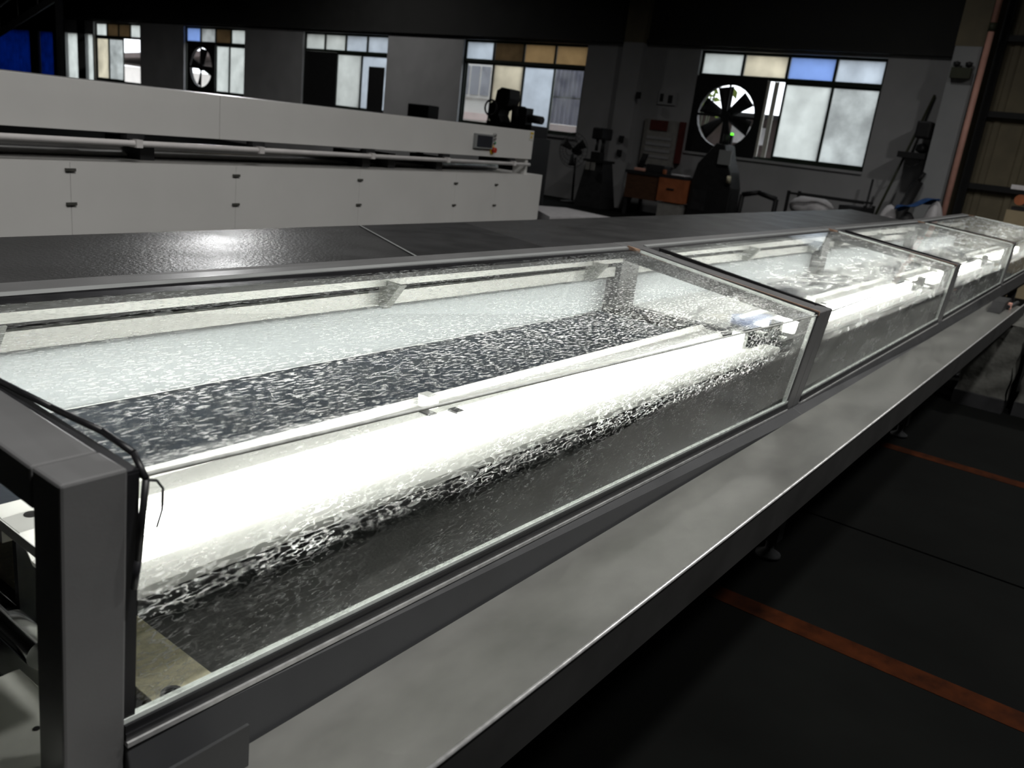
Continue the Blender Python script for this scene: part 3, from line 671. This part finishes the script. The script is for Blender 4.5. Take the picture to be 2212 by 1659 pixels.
# ------------------------------------------------------------------ black conveyor belt behind the tunnel
cv = thing('conveyor_table', 'wide black conveyor belt table behind the glass tunnel', 'conveyor', (4, 1.3, 0))
zb = .94
pl = [(-2.0, .81), (8.95, .81), (9.15, 1.08), (10.25, 2.04), (10.40, 2.18), (-2.0, 1.50)]
MB().prism(pl, 'z', zb-.012, zb).build('belt', 'belt', cv)
MB().prism([(-1.98, .82), (8.9, .82), (9.1, 1.09), (10.2, 2.05), (10.3, 2.15), (-1.98, 1.48)], 'z', zb-.11, zb-.013).build('side_frame', 'bed_steel', cv)
for X in (-1.2, 1.4, 4.0, 6.4, 8.4):
    for y in (.86, 1.45):
        MB().box(X-.04, X+.04, y-.04, y+.04, 0.001, zb-.111).build('leg', 'bed_steel', cv)
MB().prism([(1.47, .815), (2.24, .815), (2.56, 1.71), (1.93, 1.70)], 'z', zb+.0005, zb+.003).build('belt_joint', 'belt_dark', cv)
MB().prism([(1.458, .815), (1.469, .815), (1.929, 1.70), (1.918, 1.695)], 'z', zb+.0005, zb+.0035).build('joint_highlight', 'bezel', cv)  # grey strip drawn as the highlight along the joint

# ------------------------------------------------------------------ white machine behind
ang = math.atan2(1.0, 5.94)
wm = thing('white_machine', 'long white enclosed machine with a control screen behind the conveyor', 'machine', (1.5, 3.71, 0), rz=ang, local=True)
def tz(x): return 1.343+.0079*x
for a, b in ((-3.6, 1.358), (1.362, 5.69)):
    MB().hexa([(a, 0, 1.098), (b, 0, 1.098), (b, .02, 1.098), (a, .02, 1.098), (a, 0, tz(a)), (b, 0, tz(b)), (b, .02, tz(b)), (a, .02, tz(a))]).build('upper_front_panel', 'wm', wm, .003)
MB().hexa([(-3.58, .021, 1.10), (5.67, .021, 1.10), (5.67, 1.55, 1.10), (-3.58, 1.55, 1.10), (-3.58, .021, tz(-3.6)-.002), (5.67, .021, tz(5.67)-.002), (5.67, 1.55, tz(5.67)-.002), (-3.58, 1.55, tz(-3.6)-.002)]).build('upper_housing', 'wm', wm)
MB().box(-3.6, 6.02, .02, 1.75, .06, .94).build('lower_housing', 'wm', wm)
MB().box(-3.5, 5.9, .1, 1.65, 0.001, .059).build('plinth', 'black', wm)
seams = [-3.6, -2.2, -.8, .36, 1.5, 2.77, 4.19, 4.97, 6.02]
DP = {}
for a, b in zip(seams, seams[1:]):
    DP[a] = MB().box(a+.0012, b-.0012, 0, .0195, .06, .939).build('door_panel', 'wm', wm)
for x in (.36, 1.5, 2.77, 4.19, 4.97):
    for z in (.905-.0143*x, .735-.0207*x):
        l = MB().box(x-.030, x+.026, -.012, -.0005, z-.007, z+.008).build('latch', 'latch', DP[x])
# tube with brackets, dark gap
MB().tube((-3.55, -.02, 1.052), (5.62, -.02, 1.045), .0165, 16).build('guide_tube', 'wm_tube', wm)
for x in (-.5, .749, 1.678, 2.867, 3.969, 5.247):
    br = MB().box(x-.055, x+.055, -.012, .04, 1.071, 1.0975).build('tube_bracket', 'dark', wm)
    MB().box(x-.02, x+.02, -.045, .012, 1.028, 1.0705).build('tube_clamp', 'wm_tube', br)
MB().box(5.60, 5.66, .02, .16, .9405, 1.0995).build('end_support', 'wm', wm)
MB().box(-3.5, 5.5, .55, .62, .9405, 1.02).build('inner_beam', 'black', wm)
MB().tube((-3.5, .32, .985), (5.5, .32, .985), .04, 16).build('inner_roller', 'chrome', wm)
for x in (-2, 1.0, 3.1, 3.45, 4.2): MB().box(x-.05, x+.05, .2, .5, .9405, 1.06).build('roller_block', 'dark', wm)
# control panel
s = MB().box(4.432, 4.763, -.03, -.001, 1.169, 1.302).build('control_screen', 'bezel', wm, .003)
MB().box(4.455, 4.742, -.033, -.0305, 1.183, 1.288).build('display', 'screen', s)
for z, m in ((1.302, 'chromebtn'), (1.268, 'chromebtn'), (1.230, 'green')):
    b_ = MB().tube((4.815, -.001, z), (4.815, -.02, z), .017, 16).build('push_button', 'chromebtn', wm)
    MB().tube((4.815, -.0205, z), (4.815, -.028, z), .012, 16).build('button_cap', m, b_)
MB().tube((4.803, -.001, 1.163), (4.803, -.010, 1.163), .042, 20).build('emergency_plate', 'yellow', wm)
MB().tube((4.803, -.0105, 1.163), (4.803, -.045, 1.163), .025, 20).build('emergency_stop', 'red', wm)
lb = MB().box(5.585, 5.682, -.004, -.0005, 1.292, 1.378).build('warning_label', 'label', wm)
MB().box(5.598, 5.667, -.0055, -.0042, 1.352, 1.372).build('label_band', 'yellow', lb)
MB().prism([(5.600, 1.312), (5.650, 1.312), (5.625, 1.345)], 'y', -.0055, -.0042).build('label_triangle', 'yellow', lb)

# black silhouettes standing beyond the white machine
dr = thing('bench_machine', 'black bench machine silhouetted against the second nearest window', 'machine', (12, 8.7, 0))
MB().box(11.7, 12.3, 8.0, 9.1, 0.001, 1.30).build('stand', 'dark', dr)
MB().box(11.75, 12.25, 8.05, 9.05, 1.301, 1.50).build('bed', 'black', dr)
MB().prism([(9.05, 1.501), (9.12, 1.62), (9.10, 1.78), (8.98, 1.86), (8.96, 2.02), (8.86, 2.08), (8.68, 2.06), (8.66, 1.90), (8.70, 1.78), (8.86, 1.70), (8.88, 1.62), (8.80, 1.501)], 'x', 11.85, 12.15).build('column', 'black', dr)
MB().tube((12, 8.55, 1.501), (12, 8.55, 1.80), .12, 16).build('motor', 'black', dr)
MB().tube((12, 8.40, 1.62), (12, 8.02, 1.60), .07, 14).build('spindle', 'black', dr)
MB().box(11.9, 12.1, 8.30, 8.46, 1.501, 1.78).build('gear_head', 'black', dr)
MB().ring((11.8, 9.02, 1.72), (1, 0, 0), .13, .018, 20, 6).build('hand_wheel', 'black', dr)
bx = thing('control_box', 'dark control box standing beyond the white machine by the bare wall', 'box', (12, 10.77, 0))
MB().box(11.8, 12.1, 10.5, 11.05, 1.20, 1.65).build('case', 'dark', bx, .02)
MB().box(11.9, 12.0, 10.72, 10.82, 0.001, 1.199).build('post', 'dark', bx)
MB().box(11.7, 12.2, 10.6, 10.95, 0.0005, .02).build('foot', 'dark', bx) if False else None
cb = thing('white_board_stack', 'low stack of white boards on the floor beyond the white machine', 'boards', (10.9, 6.7, 0))
MB().hexa([(9.9, 6.2, .001), (11.4, 6.0, .001), (11.7, 7.1, .001), (11.0, 7.4, .001), (9.9, 6.2, .12), (11.4, 6.0, .12), (11.7, 7.1, .12), (11.0, 7.4, .12)]).build('pallet', 'brown', cb)
for k in range(4):
    z = .1205+k*.032
    MB().hexa([(9.9, 6.2, z), (11.4, 6.0, z), (11.7, 7.1, z), (11.0, 7.4, z), (9.9, 6.2, z+.030), (11.4, 6.0, z+.030), (11.7, 7.1, z+.030), (11.0, 7.4, z+.030)]).build('board', 'sack', cb)

# ------------------------------------------------------------------ clutter along the far wall
X = 15.8
fn = thing('pedestal_fan', 'dark pedestal fan with a round wire cage by the far wall', 'fan', (X, 9.62, 0))
MB().lathe([(0, 0.001), (.26, .001), (.26, .03), (.05, .06), (0, .06)], (X, 9.62, 0), 24).build('base', 'black', fn)
MB().tube((X, 9.62, .06), (X, 9.68, .98), .025).build('pole', 'black', fn)
MB().tube((X-.05, 9.70, 1.12), (X+.16, 9.70, 1.10), .075, 16).build('motor', 'black', fn)
cg = MB()
for R_, dx in ((.37, 0), (.30, -.06), (.22, -.09), (.12, -.11)):
    cg.ring((X-.10+dx, 9.70, 1.13), (1, 0, 0), R_, .005, 36, 5)
for k in range(24):
    t = 2*math.pi*k/24; c, s_ = math.cos(t), math.sin(t)
    cg.path([(X-.10, 9.70+.37*c, 1.13+.37*s_), (X-.16, 9.70+.30*c, 1.13+.30*s_), (X-.21, 9.70+.10*c, 1.13+.10*s_)], .0035, 5)
cg.build('wire_cage', 'dark', fn)
for k in range(3):
    a = .5+2.094*k
    m = MB().grid(lambda u, v: (X-.11+(v-.5)*.05, 9.70+lerp(.04, .33, u)*math.cos(a)-(v-.5)*lerp(.06, .2, u)*math.sin(a), 1.13+lerp(.04, .33, u)*math.sin(a)+(v-.5)*lerp(.06, .2, u)*math.cos(a)), 5, 3)
    o = m.build('blade', 'black', fn); o.modifiers.new('t', 'SOLIDIFY').thickness = .006
dp = thing('drill_press', 'dark drill press on an iron stand left of the pilaster', 'machine', (15.7, 9.0, 0))
MB().hexa([(15.4, 8.62, .001), (16.0, 8.62, .001), (16.0, 9.32, .001), (15.4, 9.32, .001), (15.5, 8.78, .95), (15.9, 8.78, .95), (15.9, 9.2, .95), (15.5, 9.2, .95)]).build('stand', 'dark', dp)
MB().box(15.45, 15.95, 8.75, 9.25, .951, 1.0).build('table', 'black', dp)
MB().tube((15.8, 9.02, 1.0), (15.8, 9.02, 1.50), .045).build('column', 'black', dp)
MB().box(15.5, 15.95, 8.90, 9.16, 1.42, 1.66).build('head', 'black', dp, .03)
MB().tube((15.6, 9.05, 1.18), (15.6, 9.05, 1.42), .035).build('chuck', 'dark', dp)
MB().box(15.55, 15.75, 8.92, 9.14, 1.0005, 1.16).build('vice', 'black', dp)
for y in (8.90, 9.03): MB().box(15.36, 15.40, y, y+.09, .78, .94).build('door_plate', 'paper', dp)
tag(MB().box(16.43, 16.49, 8.66, 8.76, 2.36, 2.50).build('junction_box', 'black', None, .008), 'small black junction box on the pilaster edge', 'box')
for (z, lab) in ((1.42, 'upper small black switch box low on the pilaster'), (1.12, 'lower small black switch box low on the pilaster')):
    tag(MB().box(16.42, 16.489, 8.92, 9.02, z, z+.14).build('switch_box', 'black', None, .008), lab, 'box')
pk = tag(MB().hexa([(15.9, 8.28, .001), (15.96, 8.28, .001), (15.96, 8.42, .001), (15.9, 8.42, .001), (16.30, 8.18, 1.25), (16.36, 8.18, 1.25), (16.36, 8.30, 1.25), (16.30, 8.30, 1.25)]).build('leaning_plank', 'black'), 'black plank leaning on the wall right of the pilaster', 'plank')
nbd = thing('notice_board', 'pale notice board with a dark red header on the far wall', 'board', (16.6, 8.2, 1.0))
MB().box(16.64, 16.70, 7.70, 8.55, 1.02, 1.98).build('panel', 'paper', nbd)
MB().box(16.62, 16.639, 7.98, 8.40, 1.76, 1.97).build('header', 'darkred', nbd)
MB().box(16.60, 16.70, 7.58, 7.69, 1.12, 1.98).build('side_strip', 'darkred', nbd)
for k in range(4): MB().box(16.628, 16.639, 7.85, 8.45, 1.18+k*.13, 1.24+k*.13).build('notice_line', 'wall', nbd)
tag(MB().box(16.68, 16.708, 7.93, 8.34, 2.30, 2.58).build('wall_sign', 'wall'), 'faint grey sign plate above the notice board', 'sign')
MB().box(16.672, 16.679, 8.22, 8.30, 2.36, 2.52).build('sign_mark', 'dark', bpy.data.objects['wall_sign'])
MB().box(16.672, 16.679, 8.00, 8.10, 2.34, 2.50).build('sign_mark', 'dark', bpy.data.objects['wall_sign'])
wk = thing('work_table', 'dark brown wooden work table under the notice board', 'table', (15.6, 7.6, 0))
MB().box(15.3, 16.1, 6.75, 8.10, .84, .90).build('table_top', 'dark', wk)
MB().box(15.32, 15.38, 7.30, 8.06, .35, .839).build('front_board', 'brown', wk)
for y in (6.80, 8.0):
    for x in (15.34, 16.0): MB().box(x, x+.06, y, y+.06, .001, .839).build('leg', 'dark', wk)
dwr = MB().box(15.27, 15.75, 6.72, 7.28, .38, .838).build('drawer_unit', 'rust', wk)
MB().box(15.255, 15.269, 6.92, 7.08, .62, .65).build('handle', 'dark', dwr)
MB().box(15.30, 15.7, 6.76, 7.24, .02, .36).build('lower_box', 'paper', wk)
tl = [('tool_case', 'dark', (15.45, 15.8, 7.30, 7.72, .9005, 1.06), 'dark tool case on the work table', 'case'),
      ('paper_stack', 'sack', (15.40, 15.7, 6.80, 7.10, .9005, .93), 'white paper stack on the work table', 'paper'),
      ('pink_rag', 'pipe', (15.38, 15.55, 7.72, 7.95, .9005, .96), 'pinkish rag on the left end of the work table', 'rag'),
      ('orange_can', 'rust', (15.36, 15.44, 7.22, 7.28, .9005, .99), 'small orange can on the work table', 'can')]
for n_, m_, b_, l_, c_ in tl: tag(MB().box(*b_).build(n_, m_, None, .012), l_, c_)
tm = thing('tapping_machine', 'tall black workshop machine below the large exhaust fan', 'machine', (15.7, 6.25, 0))
MB().prism([(5.80, .001), (6.68, .001), (6.66, .9), (6.60, 1.2), (6.45, 1.40), (6.28, 1.62), (6.10, 1.60), (6.02, 1.35), (5.90, 1.1), (5.82, .8)], 'x', 15.45, 15.95).build('body', 'black', tm, .02)
MB().tube((15.7, 6.20, 1.55), (15.7, 6.20, 1.80), .07).build('motor', 'black', tm)
MB().box(15.56, 15.62, 6.03, 6.08, 1.62, 1.79).build('switch_post', 'black', tm)
MB().box(15.57, 15.60, 6.03, 6.075, 1.7905, 1.83).build('pilot_light', 'led', tm)
MB().box(15.40, 15.449, 5.92, 6.17, 1.23, 1.50).build('instruction_plate', 'frost_cool' if False else 'bezel', tm)
MB().tube((15.43, 5.88, .90), (15.36, 5.86, 1.02), .04).build('handle', 'beige', tm)
MB().box(15.44, 15.449, 6.3, 6.6, .3, .7).build('cover_plate', 'dark', tm)
ct = thing('metal_cart', 'low dark metal cart holding white plastic under the nearest window', 'cart', (15.7, 4.0, 0))
for x in (15.5, 16.1):
    for y in (3.3, 4.7): MB().box(x-.025, x+.025, y-.025, y+.025, .08, .92 if y > 4 else .84).build('post', 'black', ct)
for x in (15.5, 16.1): MB().box(x-.02, x+.02, 3.33, 4.67, .86, .90).build('rail', 'black', ct)
MB().box(15.45, 16.15, 3.3, 4.7, .40, .44).build('shelf', 'black', ct)
MB().box(15.5, 16.1, 3.3, 3.75, .441, .80).build('bin', 'dark', ct)
for x in (15.5, 16.1):
    for y in (3.3, 4.7): MB().tube((x-.015, y, .04), (x+.015, y, .04), .039, 14).build('wheel', 'black', ct)
def sackmesh(c, r, mat, name, label, cat, sq=.3, group=None):
    m = MB()
    def P(u, v):
        t = u*2*math.pi; p = (v-.5)*math.pi
        q = 1+.12*math.sin(3*t+c[1]*5)+.08*math.sin(5*t+4*v+c[2])
        return (c[0]+r[0]*math.cos(p)*math.cos(t)*q, c[1]+r[1]*math.cos(p)*math.sin(t)*q, c[2]+r[2]*math.sin(p)*(1 if v > .5 else .98))
    return tag(m.grid(P, 18, 10).build(name, mat), label, cat, group)
sackmesh((15.8, 4.30, .66), (.25, .42, .215), 'sack', 'plastic_bag', 'white crumpled plastic heaped on the metal cart', 'bag')
tag(MB().path([(15.7, 4.98, .001), (15.7, 4.98, .72), (15.7, 5.35, .80), (15.7, 5.66, .72), (15.7, 5.68, .001)], .05, 10).build('bent_hose', 'black'), 'dark bent hose on the floor left of the metal cart', 'hose')
tag(MB().tube((16.2, 3.42, .02), (16.66, 2.86, 2.86), .024, 10).build('long_pole', 'olive'), 'long thin olive pole leaning into the corner by the pillar', 'pole')
tag(MB().tube((16.3, 3.5, .001), (16.4, 3.5, 1.30), .022, 10).build('short_stick', 'dark'), 'short upright dark stick at the foot of the long pole', 'stick')
ub = thing('rolled_mat', 'black rolled mat leaning against the wall beside the pillar', 'roll', (15.9, 2.85, 0))
MB().tube((15.85, 2.98, .03), (16.1, 2.66, 1.36), .11, 18, .09).build('roll', 'black', ub)
MB().tube((16.1, 2.66, 1.36), (16.13, 2.60, 1.52), .035, 10).build('tip', 'black', ub)
sackmesh((15.35, 2.85, .47), (.12, .15, .46), 'frost' if False else 'sack', 'white_bag', 'small white bag at the foot of the rolled mat', 'bag')
sackmesh((15.2, 2.12, .55), (.18, .16, .54), 'sack', 'white_sack', 'tall white sack standing against the pillar', 'sack')
sackmesh((15.25, 2.52, .43), (.15, .15, .425), 'dark', 'dark_sack', 'dark sack between the rolled mat and the white sack', 'sack')
cl = MB().grid(lambda u, v: (15.05+v*.3, 2.72-u*.62, .92+.24*u-.10*abs(v-.5)+.03*math.sin(u*9+v*4)), 14, 6)
o = tag(cl.build('blue_cloth', 'cloth_blue'), 'blue cloth thrown over the sacks by the pillar', 'cloth'); o.modifiers.new('t', 'SOLIDIFY').thickness = .015
sp = thing('wall_speaker', 'black boxy loudspeaker on the wall beside the pillar', 'speaker', (16.2, 2.78, 2.08))
MB().box(16.1, 16.45, 2.68, 2.92, 2.09, 2.38).build('cabinet', 'black', sp, .03)
MB().box(16.451, 16.705, 2.77, 2.83, 2.2, 2.26).build('bracket', 'dark', sp)
sf = thing('bracket_shelf', 'dark wall shelf with loose cables below the loudspeaker', 'shelf', (16.4, 2.9, 1.75))
MB().box(16.1, 16.70, 2.66, 3.12, 1.74, 1.84).build('board', 'black', sf)
MB().path([(16.15, 3.0, 1.735), (16.12, 2.95, 1.62), (16.12, 2.85, 1.58), (16.15, 2.75, 1.66), (16.18, 2.72, 1.735)], .008, 6).build('cable', 'dark', sf)
sackmesh((16.4, 2.80, 1.93), (.12, .10, .085), 'dark', 'dark_pouch', 'dark pouch lying on the wall shelf', 'pouch')

# ------------------------------------------------------------------ stacks at the right
def wrapped(name, x0, x1, y0, y1, z1, label):
    t = thing(name, label, 'pallet stack', ((x0+x1)/2, (y0+y1)/2, 0), 'film-wrapped stacks')
    MB().box(x0-.02, x1, y0, y1, .001, .09).build('pallet', 'dark', t)
    m = MB()
    def P(u, v):   # wrapped body as a closed loop
        per = [(x0, y0), (x0, y1), (x1, y1), (x1, y0), (x0, y0)]
        k = min(int(u*4), 3); f = u*4-k
        a, b = per[k], per[k+1]; px, py = lerp(a[0], b[0], f), lerp(a[1], b[1], f)
        d = .008*math.sin(11*f+5*v)+.006*math.sin(17*v+6*f)
        cx, cy = (x0+x1)/2, (y0+y1)/2
        return (px+d*(1 if px < cx else -1), py+d*(1 if py < cy else -1), .091+v*(z1-.091))
    m.grid(P, 64, 14)
    m.add([(x0, y0, z1), (x1, y0, z1), (x1, y1, z1), (x0, y1, z1)], [(0, 1, 2, 3)])
    m.build('wrapped_load', 'film', t)
    return t
wrapped('wrapped_stack', 5.70, 6.5, -.265, .03, .565, 'stack wrapped in creased grey film under the end of the tray')
wrapped('wrapped_stack', 5.75, 6.6, -1.0, -.315, .565, 'second film-wrapped stack at the right edge beyond the gap')
cs = thing('carton_stack', 'pale brown cartons with equipment on top at the right edge', 'cartons', (13.2, .55, 0))
for k in range(3): MB().box(12.9+.02*k, 13.6, .30, .84, .001+k*.38, .377+k*.38).build('carton', 'carton', cs)
pt = thing('portable_pump', 'small orange and black pump standing on the cartons', 'pump', (13.2, .6, 1.142))
MB().tube((13.05, .62, 1.30), (13.4, .62, 1.30), .10, 18).build('motor', 'dark', pt)
MB().box(13.0, 13.4, .52, .80, 1.1425, 1.19).build('base', 'black', pt)
MB().tube((12.98, .72, 1.28), (13.1, .72, 1.28), .07, 16).build('pump_head', 'rust', pt)
MB().box(13.1, 13.3, .60, .88, 1.41, 1.47).build('cover', 'sack', pt)
MB().tube((13.2, .55, 1.40), (13.2, .50, 1.62), .06).build('filter', 'black', pt)

# ------------------------------------------------------------------ floor marks
def mark(name, pts, mat, label, cat): return tag(MB().prism(pts, 'z', .0004, .0015).build(name, mat), label, cat)
mark('floor_line', [(2.06, .7), (2.14, .7), (2.20, -2.5), (2.08, -2.5)], 'orange_line', 'faded orange line painted on the dark floor, nearer one', 'floor marking')
mark('floor_line', [(4.25, .7), (4.33, .7), (4.33, -2.8), (4.21, -2.8)], 'orange_line', 'faded orange line painted on the dark floor, farther one', 'floor marking')
mark('floor_joint', [(3.02, .2), (3.03, .2), (3.03, -3), (3.018, -3)], 'joint', 'dark joint crack in the concrete between the orange lines', 'crack')

# ------------------------------------------------------------------ clean up helper property
for o in bpy.data.objects:
    if '_abs' in o: del o['_abs']
